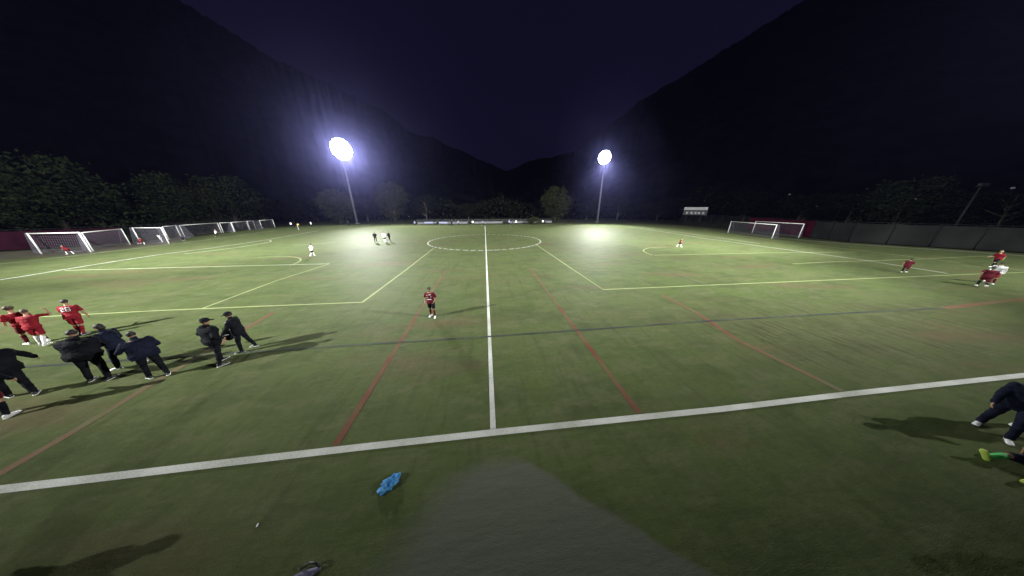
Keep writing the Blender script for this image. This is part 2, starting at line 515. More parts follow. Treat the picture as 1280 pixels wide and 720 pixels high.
# centre circle: short painted dashes
b = MB()
for i in range(56):
    a0 = 2 * PI * i / 56; a1 = a0 + 2 * PI / 56 * rnd.uniform(.55, .9)
    for q in range(2):
        p0, p1 = a0 + (a1 - a0) * q / 2, a0 + (a1 - a0) * (q + 1) / 2
        vs = [(math.cos(t) * r_, 38.2 + math.sin(t) * r_, Z2 + .004) for t in (p0, p1) for r_ in (9.08, 9.28)]
        b.add(vs, [(0, 1, 3, 2)])
tag(b.build('centre_circle', M['white_paint']), kind='structure')

# ------------------------------------------------------------------ hills round the field
prof = [(-180, 5), (-130, 6), (-95, 12), (-70, 20), (-51, 23), (-40.6, 23.4), (-34, 21), (-27.8, 19.5), (-18.7, 17.1), (-15, 14.4), (-10.4, 13.7), (-4, 11.4), (1, 9.6), (5.7, 8.0),
        (11, 10.0), (15.6, 10.7), (20.7, 11.5), (28, 16.1), (31.8, 18.6), (37.6, 20.5), (43, 22.6), (50.2, 24.8), (60, 25), (80, 20), (100, 12), (130, 6), (180, 5)]
az = np.array([p[0] for p in prof]); el = np.array([p[1] for p in prof])
NA, NR = 1800, 20
R0, R1 = 130.0, 330.0
vs, fs = [], []
for i in range(NA):
    a = -180 + 360 * i / NA
    e = np.interp(a, az, el) + 0.35 * mnoise.noise(Vector((a * .35, 3.1, 0))) + .20 * mnoise.noise(Vector((a * 1.7, 1.1, 0)))
    rag = .16 * mnoise.noise(Vector((a * 6.3, 4.1, 0))) + .14 * abs(mnoise.noise(Vector((a * 13, 7.1, 0))))
    top = CAMH + R1 * math.tan(R(e))
    for j in range(NR + 1):
        t = j / NR
        r_ = R0 + (R1 - R0) * t
        h = top * (t ** 1.25) * (1 + rag * .06 * t ** 12) + (0 if j in (0, NR) else 3.0 * mnoise.noise(Vector((a * .3, t * 6, 5))) + 1.6 * mnoise.noise(Vector((a * 1.1, t * 14, 9))))
        vs.append((math.sin(R(a)) * r_, math.cos(R(a)) * r_, h - .5))
for i in range(NA):
    k = (i + 1) % NA
    for j in range(NR):
        fs.append((i * (NR + 1) + j, k * (NR + 1) + j, k * (NR + 1) + j + 1, i * (NR + 1) + j + 1))
b = MB(); b.add(vs, fs)
tag(b.build('hills', M['hill'], smooth=True), kind='structure')


# ------------------------------------------------------------------ floodlight poles
def flood_pole(x, y, z, aim, lens_mat, counts, label, pitchx=.92, group=None, added_beam_cutoff=False):
    aimv = Vector(aim) - Vector((x, y, z))
    rz = math.atan2(aimv.y, aimv.x) - PI / 2             # local +Y looks at the aim point
    t = empty('floodlight_pole', (x, y, 0), rz)
    tag(t, label, 'light pole', group)
    MB().tube([(0, -.25, 0), (0, -.25, z * .5), (0, -.25, z + 1.9)], [.34, .25, .15], 12).build('pole', M['steel'], t, True)
    MB().box((0, -.25, .15), (1.0, 1.0, .3)).build('footing', M['concrete'], t)
    house = MB().tube([(0, -.38, 0), (0, -.30, 0), (0, -.06, 0), (0, .02, 0)], [.10, .24, .48, .54], 14)
    hm = house.mesh('housing', M['lamp_off'], True)
    lm = MB().tube([(0, .021, 0), (0, .05, 0)], [.52, .46], 14).mesh('lens', lens_mat)
    tilt = math.atan2(z, math.hypot(aimv.x, aimv.y))
    rad = .80 * counts
    for k in range(-counts, counts + 1, 2):
        MB().box((0, -.1, z + k * .40), (2 * math.sqrt(max(.3, rad * rad - (k * .40) ** 2)), .10, .10)).build('crossarm', M['steel'], t)
    spots_ = [(0.0, 0.0)]
    for q in range(1, counts + 1):
        n_ = 6 * q
        spots_ += [(.80 * q * math.cos(2 * PI * (i + .5 * (q % 2)) / n_), .80 * q * math.sin(2 * PI * (i + .5 * (q % 2)) / n_)) for i in range(n_)]
    for xx, dzz in spots_:
        f = inst('floodlight', hm, t, (xx, .35, z + dzz), rot=(-tilt * .45, 0, 0))
        inst('lens', lm, f, (0, 0, 0))
    if added_beam_cutoff:  # unseen plate added to keep the near beams off hills and haze
        MB().box((0, 1.5, z + .75), (8.0, 2.6, .04)).build('added_beam_cutoff', M['lamp_off'], t)
    return t


pl = POLES['far_left']
flood_pole(pl[0], pl[1], pl[2], pl[3], M['lamp_left'], 3, 'tall pole with a huge round glare of lit floodlights, left of the halfway line')
pl = POLES['far_right']
flood_pole(pl[0], pl[1], pl[2], pl[3], M['lamp_left'], 2, 'tall pole with a smaller glaring bank of floodlights, right of the halfway line')
pl = POLES['near_left']
flood_pole(pl[0], pl[1], pl[2], pl[3], M['lamp_left'], 2, 'floodlight pole at the left near corner, out of the picture', added_beam_cutoff=True)
pl = POLES['near_right']
flood_pole(pl[0], pl[1], pl[2], pl[3], M['lamp_left'], 2, 'floodlight pole at the right near corner, out of the picture', added_beam_cutoff=True)
for k, aim_, cone_, pw_ in BEAMS:
    pole_light('floodlight_beam', *POLES[k][:3], aim_, cone_, pw_)

# unlit pole behind the right fence
p, h = far(1226, 233, 74)
t = empty('light_pole', p)
tag(t, 'dark unlit pole standing behind the fence at the far right', 'light pole')
MB().tube([(0, 0, 0), (0, 0, h)], [.15, .09], 8).build('pole', M['dark_steel'], t, True)
MB().box((0, 0, h), (1.6, .12, .12)).build('crossarm', M['dark_steel'], t)
for sx in (-.5, .4): MB().box((sx, -.15, h + .2), (.5, .35, .4)).build('lamp_head', M['dark_steel'], t)


# ------------------------------------------------------------------ goals
def wire_panel(b, p00, p10, p01, p11, nu, nv, r=.011):
    """grid of thin cords over a quad (3-sided cords)"""
    p00, p10, p01, p11 = map(Vector, (p00, p10, p01, p11))
    def P(u, v): return (p00 * (1 - u) + p10 * u) * (1 - v) + (p01 * (1 - u) + p11 * u) * v
    for i in range(nu + 1):
        b.tube([P(i / nu, 0), P(i / nu, 1)], r, 3, False)
    for j in range(nv + 1):
        b.tube([P(0, j / nv), P(1, j / nv)], r, 3, False)


def goal(pa, pb, h, depth, label, top=0.8, bot=2.0, net_r=.008, cell=.19, post_r=.05, group=None, framem='goal_white', netm='net'):
    pa, pb = Vector(pa), Vector(pb)
    mid = (pa + pb) / 2
    t = empty('soccer_goal', mid)
    tag(t, label, 'goal', group)
    A, B = pa - mid, pb - mid
    d = Vector((depth[0], depth[1], 0)).normalized()
    up = Vector((0, 0, h))
    e = (B - A).normalized()
    for q in (A, B):
        MB().tube([q, q + up + Vector((0, 0, post_r))], post_r, 8).build('goalpost', M[framem], t, True)
    MB().tube([A + up + e * post_r, B + up - e * post_r], post_r, 8).build('crossbar', M[framem], t, True)
    for q in (A, B):
        MB().tube([q + up + d * post_r, q + up + d * top, q + d * bot + Vector((0, 0, .05)), q + d * post_r + Vector((0, 0, .05))], .022, 6).build('side_frame', M['net'], t, True)
    MB().tube([A + d * bot + Vector((0, 0, .05)) + e * .04, B + d * bot + Vector((0, 0, .05)) - e * .04], .03, 6).build('back_bar', M['net'], t, True)
    b = MB()
    nw = max(4, int((B - A).length / cell)); nh = int(h / cell)
    wire_panel(b, A + up, B + up, A + up + d * top, B + up + d * top, nw, 4, net_r)
    wire_panel(b, A + up + d * top, B + up + d * top, A + d * bot, B + d * bot, nw, nh, net_r)
    for q in (A, B):
        wire_panel(b, q + up, q + up + d * top, q, q + d * bot, 8, nh, net_r)
    b.build('net', M[netm], t)
    return t


def G2(x, y):
    p = at(x, y); return (p.x, p.y, 0)


goal(G2(52.4, 317.5), G2(114.3, 315.3), 2.38, (-.9, .35), 'nearest large white goal by the maroon screen at the far left', post_r=.07)
goal(G2(117, 314), G2(163, 305.8), 2.30, (-.9, .3), 'second large white goal from the left, empty, its net dark')
goal(G2(176.6, 305), G2(211.6, 304.5), 2.38, (-.9, .35), 'third goal from the left with small players standing in its mouth')
goal(G2(211.5, 300), G2(227, 297.2), 2.2, (.3, .9), 'narrow goal turned sideways right of the third goal from the left', top=.8, bot=1.6)
goal(G2(231, 296), G2(277, 291), 2.1, (-.9, .2), 'fifth goal from the left with the white-shirted child before its right post')
goal(G2(279.5, 291), G2(293, 290), 2.1, (-.9, .3), 'narrow grey-looking goal between two wider ones on the left fence line')
goal(G2(294, 290), G2(312, 287.6), 2.1, (-.9, .2), 'goal before the last pair of goals on the left fence line')
goal(G2(313, 287.5), G2(320, 286.6), 2.1, (.2, .9), 'small goal turned sideways beside the last goal on the left')
goal(G2(328, 286), G2(344, 284.2), 2.1, (-.8, .4), 'last dim goal at the far end of the left row')
goal(G2(909.7, 291), G2(964.5, 298.5), 2.40, (.9, .2), 'front white goal on the right with its pale side net')
goal(G2(940, 291), G2(998, 297), 2.44, (.9, .4), 'rear white goal on the right standing before the maroon screen')


# ------------------------------------------------------------------ fences
def fence(pts, h, mats, label, name='fence', postgap=3.0, rail=True, pmat='steel'):
    pts = [Vector((p[0], p[1], 0)) for p in pts]
    t = empty(name, pts[0]); tag(t, label, 'fence')
    o0 = pts[0]
    segs = [(pts[i], pts[i + 1]) for i in range(len(pts) - 1)]
    pm = MB().tube([(0, 0, 0), (0, 0, h + .06)], .045, 7).mesh('post', M[pmat], True)
    idx = 0
    acc = 0.0
    for (a, b_) in segs:
        L_ = (b_ - a).length
        n_ = max(1, round(L_ / postgap))
        rzs = math.atan2((b_ - a).y, (b_ - a).x)
        for k in range(n_):
            p = a + (b_ - a) * k / n_; q = a + (b_ - a) * (k + 1) / n_
            inst('post', pm, t, p - o0)
            d = (q - p).normalized()
            if rail:
                MB().tube([p - o0 + d * .05 + Vector((0, 0, h)), q - o0 - d * .05 + Vector((0, 0, h))], .035, 6).build('top_rail', M[pmat], t, True)
            mk = mats(idx, (p + q) / 2)
            u0 = p - o0 + d * .07; u1 = q - o0 - d * .07
            nn = Vector((-d.y, d.x, 0))
            if mk == 'link':
                bb = MB()
                wire_panel(bb, u0 + Vector((0, 0, .05)), u1 + Vector((0, 0, .05)), u0 + Vector((0, 0, h - .06)), u1 + Vector((0, 0, h - .06)), 12, 10, .012)
                bb.build('chain_link', M['link'], t)
            else:   # a sagging cloth screen tied to the fence: grid with ripples, real thickness
                nx, nz = 10, 5
                vs = []
                sd = rnd.random() * 50
                for side in (0, .012):
                    for j in range(nz + 1):
                        for i in range(nx + 1):
                            w = .05 * mnoise.noise(Vector((i * .5 + sd, j * .6, 0)))
                            z0 = .10 + (h - .25) * j / nz + (-.05 * math.sin(PI * i / nx) if j == nz else 0)
                            pnt = u0 + (u1 - u0) * i / nx + nn * (w + side - .06)
                            vs.append((pnt.x, pnt.y, z0))
                fs = []
                S = (nx + 1) * (nz + 1)
                for j in range(nz):
                    for i in range(nx):
                        a_ = j * (nx + 1) + i
                        fs.append((a_, a_ + 1, a_ + nx + 2, a_ + nx + 1))
                        fs.append((S + a_, S + a_ + nx + 1, S + a_ + nx + 2, S + a_ + 1))
                bb = MB(); bb.add(vs, fs)
                bb.build('screen_panel', M[mk], t, True)
            idx += 1
    inst('post', pm, t, pts[-1] - o0)
    return t


def lf_m(i, c):
    return 'x'
LF = [Vector((-74, 12, 0)), at(-45, 317.5), at(0, 314), at(60, 311), at(160, 303), at(230, 295), at(290, 288), at(343, 282)]


def left_mat(i, c):
    # navy then maroon screen, then bare chain link towards the far end
    if c.y < at(8, 314).y: return 'screen_navy'
    if c.y < at(34, 312.5).y: return 'screen_red'
    if c.y < 44: return 'screen_dark'
    return 'link'


fence(LF, 2.55, left_mat, 'long chain-link fence behind the left goals, its near panels screened in maroon and navy', postgap=2.6, pmat='dark_steel')
RF = [at(850, 281), at(900, 284), at(960, 290.3), at(1012, 297.2), at(1060, 302.6), at(1160, 309), at(1280, 316.5), Vector((72, 12, 0))]


def right_mat(i, c):
    if at(940, 288).y > c.y > at(1020, 298).y: return 'screen_red'
    if c.y > 44: return 'link'
    return 'screen_grey'


fence(RF, 3.1, right_mat, 'tall fence on the right with dull charcoal screens and one maroon stretch behind the goals', postgap=2.8, pmat='dark_steel')

# low barrier along the far touchline, with team benches
FB = [at(522, 281), at(600, 280.2), at(690, 279.0)]
t = empty('barrier_fence', FB[0]); tag(t, 'low pale barrier with rails along the far touchline, behind the centre circle', 'barrier')
for a, b_ in zip(FB[:-1], FB[1:]):
    n_ = 10
    for k in range(n_):
        p = a + (b_ - a) * k / n_ - FB[0]; q = a + (b_ - a) * (k + 1) / n_ - FB[0]
        MB().tube([p, p + Vector((0, 0, 1.5))], .05, 6).build('post', M['steel'], t, True)
        dd = (q - p).normalized()
        for zz in (.95, 1.45):
            MB().tube([p + dd * .06 + Vector((0, 0, zz)), q - dd * .06 + Vector((0, 0, zz))], .04, 6).build('rail', M['steel'], t, True)
        if k % 5 != 3:
            c_ = (p + q) / 2
            MB().box((c_.x, c_.y, .50), ((q - p).length - .2, .05, .62), math.atan2(dd.y, dd.x)).build('board', M['concrete'], t)


def bench(px, py, w, label):
    t = empty('team_bench', at(px, py)); tag(t, label, 'bench', 'team benches on the far touchline')
    MB().box((0, 0, .45), (w, .35, .06)).build('seat', M['concrete'], t)
    MB().box((0, .22, .80), (w, .05, .45)).build('backrest', M['grey_blue'], t)
    for sx in (-1, 1):
        MB().box((sx * (w / 2 - .15), 0, .21), (.08, .35, .42)).build('leg', M['steel'], t)
        MB().box((sx * (w / 2 - .15), .24, .29), (.06, .05, .58)).build('back_support', M['steel'], t)


bench(536, 281.6, 2.6, 'pale team bench at the left end of the far barrier')
bench(554, 281.6, 2.6, 'pale team bench second from the left on the far touchline')

# corner flag
t = empty('corner_flag', at(373.5, 287.5)); tag(t, 'small pale flag on a thin stick near the far left end line', 'flag')
MB().tube([(0, 0, 0), (0, 0, 1.5)], .03, 6).build('stick', M['goal_white'], t)
MB().box((.2, 0, 1.32), (.38, .015, .3)).build('cloth', M['orange'], t)

# scoreboard
p, h = far(870.5, 258.5, 103)
_, h1 = far(870.5, 263.2, 103); _, h2 = far(870.5, 268.5, 103)
t = empty('scoreboard', p, math.atan2(p.y, p.x) - PI / 2)
tag(t, 'scoreboard on two posts with a white top strip, behind the right side of the field', 'scoreboard')
MB().box((0, 0, (h + h1) / 2), (6.4, .3, (h - h1) * .8)).build('header_board', M['board_white'], t)
MB().box((0, 0, (h1 + h2) / 2 - .1), (6.6, .35, h1 - h2)).build('display_panel', M['board_face'], t)
for k, xx in enumerate((-2.2, -.9, .2, 1.1, 2.3)):
    MB().box((xx, -.2, (h1 + h2) / 2 - .1), (.5, .04, .7)).build('digit_box', M['lamp_off'], t)
for sx in (-2.1, 2.1):
    MB().box((sx, .1, h2 / 2), (.25, .25, h2)).build('leg', M['dark_steel'], t)

# far small lights
for k, (px, py, D, lab) in enumerate([
    (283, 253, 125, 'dim lamp highest of the three among the left trees'), (299, 259, 125, 'dim lamp in the middle of the three among the left trees'),
    (312, 263, 125, 'brightest and lowest of the three lamps among the left trees'), (511, 270.5, 115, 'faint lamp low behind the touchline right of the left pole'),
    (537, 265, 115, 'faint lamp over the left end of the far barrier'), (987, 243, 120, 'faint lamp above the goals on the right'),
    (1013, 257.5, 115, 'faint lamp just above the maroon screen on the right'), (1021, 257.5, 115, 'faint lamp right of the one above the maroon screen'),
    (1144, 249, 110, 'faint lamp in the dark trees above the right fence'), (1266, 235, 110, 'faint lamp at the right edge above the fence')]):
    p, h = far(px, py, D)
    t = empty('street_lamp', p); tag(t, lab, 'lamp')
    MB().tube([(0, 0, 0), (0, 0, h - .15)], .08, 6).build('pole', M['dark_steel'], t)
    rr = .30 if k in (2,) else .20
    MB().ell((0, 0, h), (rr * 1.3, rr * 1.3, rr), 8, 6).build('lamp_head', M['lamp_small' if k < 3 else 'lamp_faint'], t, True)


# ------------------------------------------------------------------ trees
def crown_mesh(seed, m, n_clump=70, leaves=46, rx=1.0, rz=1.0, base=.25, shape='round', leaf=.05):
    """unit crown: x,y in +-0.5*rx, z 0..1. Leaf-sized faces gathered in clumps through the volume"""
    rs = np.random.RandomState(seed)
    vs, fs = [], []
    cl = []
    lob = [(rs.uniform(-.25, .25), rs.uniform(-.25, .25), rs.uniform(.4, .85), rs.uniform(.16, .30)) for _ in range(7)]
    while len(cl) < n_clump:
        z = rs.uniform(base, 1.0)
        if shape == 'cone': rad = .5 * (1.02 - z) / (1.02 - base) * (.75 + .35 * math.sin(z * 40 + seed)) + .03
        else: rad = .5 * math.sqrt(max(0.0, 1 - ((z - .58) / .45) ** 2)) if abs(z - .58) < .45 else 0
        a = rs.uniform(0, 2 * PI); r_ = rad * math.sqrt(rs.uniform(.15, 1)) * rs.uniform(.75, 1.12)
        x, y = r_ * math.cos(a) * rx, r_ * math.sin(a) * rx
        if shape == 'round' and rs.rand() < .7:
            if not any((x - l[0]) ** 2 + (y - l[1]) ** 2 + (z - l[2]) ** 2 < l[3] ** 2 for l in lob): continue
        cl.append((x, y, z))
    for (x, y, z) in cl:
        s = rs.uniform(.035, .085)
        for _ in range(leaves):
            d = rs.normal(size=3) * s * np.array([1.1, 1.1, .6])
            c = np.array([x, y, z]) + d
            n1 = rs.normal(size=3); n1 /= np.linalg.norm(n1)
            n2 = np.cross(n1, rs.normal(size=3)); n2 /= np.linalg.norm(n2)
            l_ = leaf * rs.uniform(.5, 1.2)
            k = len(vs)
            vs += [tuple(c - n1 * l_ * .5), tuple(c + n2 * l_ * .3), tuple(c + n1 * l_ * .5), tuple(c - n2 * l_ * .3)]
            fs.append((k, k + 1, k + 2, k + 3))
    b = MB(); b.v, b.f, b.m = vs, fs, [0] * len(fs)
    return b.mesh('crown', m), cl


CR = {}
for nm, args in {
    'a': dict(seed=3, m=M['leaf'], n_clump=95, leaves=46),
    'b': dict(seed=8, m=M['leaf2'], n_clump=170, leaves=44, base=.10),
    'c': dict(seed=12, m=M['leaf'], n_clump=110, leaves=42, shape='cone', base=.12, rx=1.1),
    'd': dict(seed=21, m=M['leaf_dark'], n_clump=95, leaves=40),
}.items():
    CR[nm] = crown_mesh(**args)


def tree(px, top_py, D, width, kind, label, name='tree', base=None):
    p, h = far(px, top_py, D)
    t = empty(name, p, rnd.uniform(0, 6.28)); tag(t, label, 'tree')
    me, cl = CR[kind]
    h *= 1.04
    c = inst('crown', me, t); c.scale = (width, width, h)
    b = MB()
    b.tube([(0, 0, 0), (.02 * h, 0, h * .3), (0, .01 * h, h * .6), (.01 * h, 0, h * .92)], [.03 * h, .022 * h, .014 * h, .004 * h], 8)
    for (x, y, z) in cl[::6]:
        z0 = max(.15, z - .25)
        b.tube([(0, 0, z0 * h), (x * width * .5, y * width * .5, (z0 + (z - z0) * .6) * h), (x * width, y * width, z * h)], [.012 * h, .007 * h, .002 * h], 5)
    b.build('trunk', M['bark'], t, True)
    return t


for a in [
    (-25, 222, 84, 13, 'a', 'broad dark green tree cut by the left edge of the picture'),
    (30, 203, 88, 14, 'a', 'tallest broad green tree at the far left behind the maroon fence'),
    (92, 220, 90, 12, 'c', 'layered conifer right of the tallest tree on the left'),
    (150, 238, 98, 9, 'd', 'low dark tree between the two conifers on the left'),
    (192, 222, 90, 13, 'c', 'layered conifer standing alone above the third goal'),
    (245, 236, 96, 9, 'b', 'olive tree left of the three distant lamps'),
    (275, 226, 96, 13, 'a', 'rounded green tree with three distant lamps shining through it'),
    (322, 250, 108, 9, 'd', 'low dark tree right of the three distant lamps'),
    (360, 255, 112, 10, 'd', 'low dark tree beyond the end of the left fence'),
    (417, 240, 104, 11, 'b', 'pale olive round tree just left of the far left floodlight pole'),
    (455, 250, 112, 9, 'd', 'dark tree just behind the far left floodlight pole'),
    (487, 232, 110, 12, 'b', 'faint olive tree behind the three people standing on the field'),
    (530, 246, 112, 12, 'd', 'dark tree over the left end of the far barrier'),
    (585, 256, 114, 12, 'd', 'dark low tree over the middle of the far barrier'),
    (640, 258, 116, 11, 'd', 'dark low tree over the right end of the far barrier'),
    (696, 237, 104, 12, 'b', 'olive rounded tree left of the far right floodlight pole'),
    (735, 254, 112, 9, 'd', 'dark low tree right behind the far right floodlight pole'),
    (775, 249, 112, 11, 'd', 'dark tree right of the far right floodlight pole'),
    (825, 254, 112, 12, 'd', 'dark tree left of the scoreboard'),
    (885, 236, 116, 13, 'd', 'dark tree behind the scoreboard'),
    (940, 240, 112, 12, 'd', 'dark tree behind the two goals on the right'),
    (1010, 246, 105, 12, 'd', 'dark tree behind the maroon screen on the right'),
    (1075, 244, 98, 10, 'd', 'dark tree left of the green one on the right'),
    (1145, 229, 92, 12, 'a', 'dark green rounded tree above the right fence'),
    (1215, 244, 92, 10, 'd', 'dark tree by the unlit pole on the right'),
    (1275, 240, 88, 10, 'd', 'dark tree at the right edge of the picture'),
]:
    tree(*a)

# shrubs by the far touchline
for (px, py, w, h, lab) in [(669, 281, 3.0, 2.6, 'round bush at the right end of the far barrier')]:
    t = empty('bush', at(px, py) + Vector((0, 2, 0))); tag(t, lab, 'bush')
    me, cl = CR['b']
    c = inst('foliage', me, t); c.scale = (w * 1.4, w * 1.4, h); c.location = (0, 0, -.3)
    MB().tube([(0, 0, 0), (.05, 0, 1.4)], [.08, .03], 6).build('stem', M['bark'], t)

# the wood that closes the field all round: one dark mass
rs = np.random.RandomState(5)
nl = 52000
azs = rs.uniform(-PI, PI, nl)
rr = rs.uniform(112, 150, nl)
hmax = np.array([9 + 5 * mnoise.noise(Vector((a * 7, 0, 0))) + 3 * mnoise.noise(Vector((a * 23, 2, 0))) for a in azs])
hh = rs.uniform(0, 1, nl) ** .8 * np.maximum(3.5, hmax * (0.75 + (rr - 112) / 90))
cc = np.stack([np.sin(azs) * rr, np.cos(azs) * rr, hh], 1)
n1 = rs.normal(size=(nl, 3)); n1 /= np.linalg.norm(n1, axis=1)[:, None]
n2 = np.cross(n1, rs.normal(size=(nl, 3))); n2 /= np.linalg.norm(n2, axis=1)[:, None]
sz = rs.uniform(.5, 1.5, nl)[:, None]
V = np.stack([cc - n1 * sz * .5, cc + n2 * sz * .35, cc + n1 * sz * .5, cc - n2 * sz * .35], 1).reshape(-1, 3)
me = bpy.data.meshes.new('far_wood')
me.from_pydata(V.tolist(), [], np.arange(nl * 4).reshape(-1, 4).tolist())
me.materials.append(M['leaf_dark'])
o = inst('far_wood', me); tag(o, 'dark wood closing in the field behind the fences', 'wood', kind='stuff')


# ------------------------------------------------------------------ people
def remesh(b, name, m, parent, vox, smooth_it=3, wob=0.0, seed=0):
    me = b.mesh(name + '_raw', m)
    o = bpy.data.objects.new(name, me); COL.objects.link(o)
    md = o.modifiers.new('r', 'REMESH'); md.mode = 'VOXEL'; md.voxel_size = vox; md.use_smooth_shade = True
    if smooth_it:
        ms = o.modifiers.new('s', 'SMOOTH'); ms.factor = .5; ms.iterations = smooth_it
    dg = bpy.context.evaluated_depsgraph_get()
    ev = o.evaluated_get(dg)
    m2 = bpy.data.meshes.new_from_object(ev)
    o.modifiers.clear()
    o.data = m2
    bpy.data.meshes.remove(me)
    m2.name = name
    if not m2.materials: m2.materials.append(m)
    if wob > 0:
        n_ = len(m2.vertices)
        co = np.empty(n_ * 3, np.float32); m2.vertices.foreach_get('co', co); co = co.reshape(-1, 3)
        no = np.array([tuple(v.normal) for v in m2.vertices])
        s = Vector((seed * 3.7, seed * 1.3, 0))
        d = np.array([mnoise.noise(Vector((x * 7, y * 7, z * 11)) + s) + .5 * mnoise.noise(Vector((x * 17, y * 17, z * 24)) + s) for x, y, z in co])
        co = co + no * (d * wob)[:, None]
        m2.vertices.foreach_set('co', co.astype(np.float32).ravel()); m2.update()
    o.parent = parent
    return o


def person(loc, heading, h, label, pose=None, fit=None, vox=.012, w=1.0, group=None, lift=0.0):
    """heading: compass-like angle in degrees of the facing direction, 0 = +X, 90 = away from the camera"""
    P = dict(lean=6, twist=0, legs=((8, 6, 4), (-6, 8, 4)), arms=((10, 12, 25, 0), (-5, 12, 20, 0)), sit=False, head=(0, 0), side=0)
    P.update(pose or {})
    F = dict(top='black_cloth', sleeves='long', bulk=1.15, bottom='black_cloth', legs='long', sock='black_cloth', shoe='shoe_black', sole='shoe_white',
             hair='hair_dark', hairlen=0, cap=None, skin='skin', hood=False, number=None)
    F.update(fit or {})
    s = h / 1.76
    w = w * 1.10
    near = vox < .016
    nseg = 12 if near else 8
    root = empty('person', loc, R(heading) - PI / 2)
    tag(root, label, 'person', group)
    # ---- skeleton
    pel = Vector((0, 0, .94 * s))
    lean = R(P['lean']); side = R(P['side'])
    spd = Vector((math.sin(side), math.sin(lean), math.cos(lean) * math.cos(side))).normalized()
    fw = (Vector((0, 1, 0)) - spd * spd.y).normalized()
    rt = fw.cross(spd).normalized()
    tw = R(P['twist'])
    rt2 = (rt * math.cos(tw) + fw * math.sin(tw)); fw2 = (fw * math.cos(tw) - rt * math.sin(tw))
    neck = pel + spd * .50 * s
    chest = pel + spd * .36 * s
    hip = [pel + Vector((sx * .09 * s * (.5 + .5 * w), 0, -.02 * s)) for sx in (-1, 1)]
    knee, ank, toe = [], [], []
    for i, sx in enumerate((-1, 1)):
        f, k, ab = [R(v) for v in P['legs'][i]]
        d1 = Vector((sx * math.sin(ab), math.sin(f) * math.cos(ab), -math.cos(f) * math.cos(ab)))
        g_ = f - k
        d2 = Vector((sx * math.sin(ab) * .5, math.sin(g_), -math.cos(g_))).normalized()
        kn = hip[i] + d1 * .43 * s; an = kn + d2 * .41 * s
        knee.append(kn); ank.append(an)
        fa = g_ * .8 if abs(g_) > R(25) else 0.0
        fd = Vector((sx * .18, math.cos(fa), math.sin(fa) if P['sit'] is False else 0.45)).normalized()
        if P['sit']: fd = Vector((sx * .3, .35, .9)).normalized()
        toe.append(an + fd * .14 * s + (Vector((0, 0, -.055 * s)) if not P['sit'] else Vector((0, 0, 0))))
    sh = [neck + rt2 * (sx * .185 * s * (.45 + .55 * w)) - spd * .055 * s for sx in (-1, 1)]
    elb, wri, hd = [], [], []
    for i, sx in enumerate((-1, 1)):
        f, ab, e, inn = [R(v) for v in P['arms'][i]]
        def D(ff, ab_): return (rt2 * (sx * math.sin(ab_)) + fw2 * (math.sin(ff) * math.cos(ab_)) - spd * (math.cos(ff) * math.cos(ab_))).normalized()
        d1 = D(f, ab)
        el_ = sh[i] + d1 * .29 * s
        d2 = (D(f + e, ab * .3) + rt2 * (-sx * math.sin(inn))).normalized()
        wr = el_ + d2 * .25 * s
        elb.append(el_); wri.append(wr); hd.append(d2)
    yaw_h, nod = R(P['head'][0]), R(P['head'][1])
    hf = (fw2 * math.cos(yaw_h) - rt2 * math.sin(yaw_h)); hf = (hf * math.cos(nod) + Vector((0, 0, -1)) * math.sin(nod)).normalized()
    hu = (Vector((0, 0, 1)) - hf * hf.z).normalized(); hr = hf.cross(hu).normalized()
    hc = neck + spd * .06 * s + Vector((0, 0, .115 * s)) + hf * .015 * s
    HM = Matrix((hr, hf, hu)).transposed()
    # put the lowest ankle on the ground
    low = min(a.z for a in ank) - .085 * s
    if P['sit']: low = pel.z - .12 * s
    dz = Vector((0, 0, -low + lift))
    for L_ in (hip, knee, ank, toe, sh, elb, wri):
        for i in range(len(L_)): L_[i] = L_[i] + dz
    pel, neck, chest, hc = pel + dz, neck + dz, chest + dz, hc + dz

    def torso(b, k, z0, z1, kw=1.0, top=True):
        # rings from z0 (below the pelvis) to z1 (fraction of the spine)
        prof_ = [(-.10, .155, .105), (0, .165, .115), (.12, .145, .10), (.25, .155, .108), (.36, .180, .115), (.44, .178, .10), (.49, .115, .075)]
        rg = []
        for (t_, ax, ay) in prof_:
            if t_ < z0 - 1e-6 or t_ > z1 + 1e-6: continue
            mixr = min(1, max(0, t_ / .4))
            r_ = rt.lerp(rt2, mixr); q_ = fw.lerp(fw2, mixr)
            rg.append((pel + spd * t_ * s, r_ * (ax * k * s * w * kw), q_ * (ay * k * s * (.55 + .45 * w))))
        b.rings(rg, 18)

    # ---- body: one continuous skin
    b = MB()
    torso(b, .93, -.1, .49)
    b.cap(neck - spd * .05 * s, neck + (hc - neck) * .55, .062 * s, .052 * s, nseg)
    b.ell(hc + hu * .015 * s, (.076 * s, .095 * s, .103 * s), 16, 12, HM)
    b.ell(hc - hu * .05 * s + hf * .028 * s, (.056 * s, .062 * s, .062 * s), 12, 8, HM)      # jaw
    if near:
        b.cap(hc + hf * .088 * s + hu * .012 * s, hc + hf * .108 * s - hu * .022 * s, .010 * s, .015 * s, 8)   # nose
        for sx in (-1, 1):
            b.ell(hc + hr * (sx * .078 * s) - hf * .005 * s - hu * .002 * s, (.012 * s, .02 * s, .032 * s), 8, 6, HM)  # ears
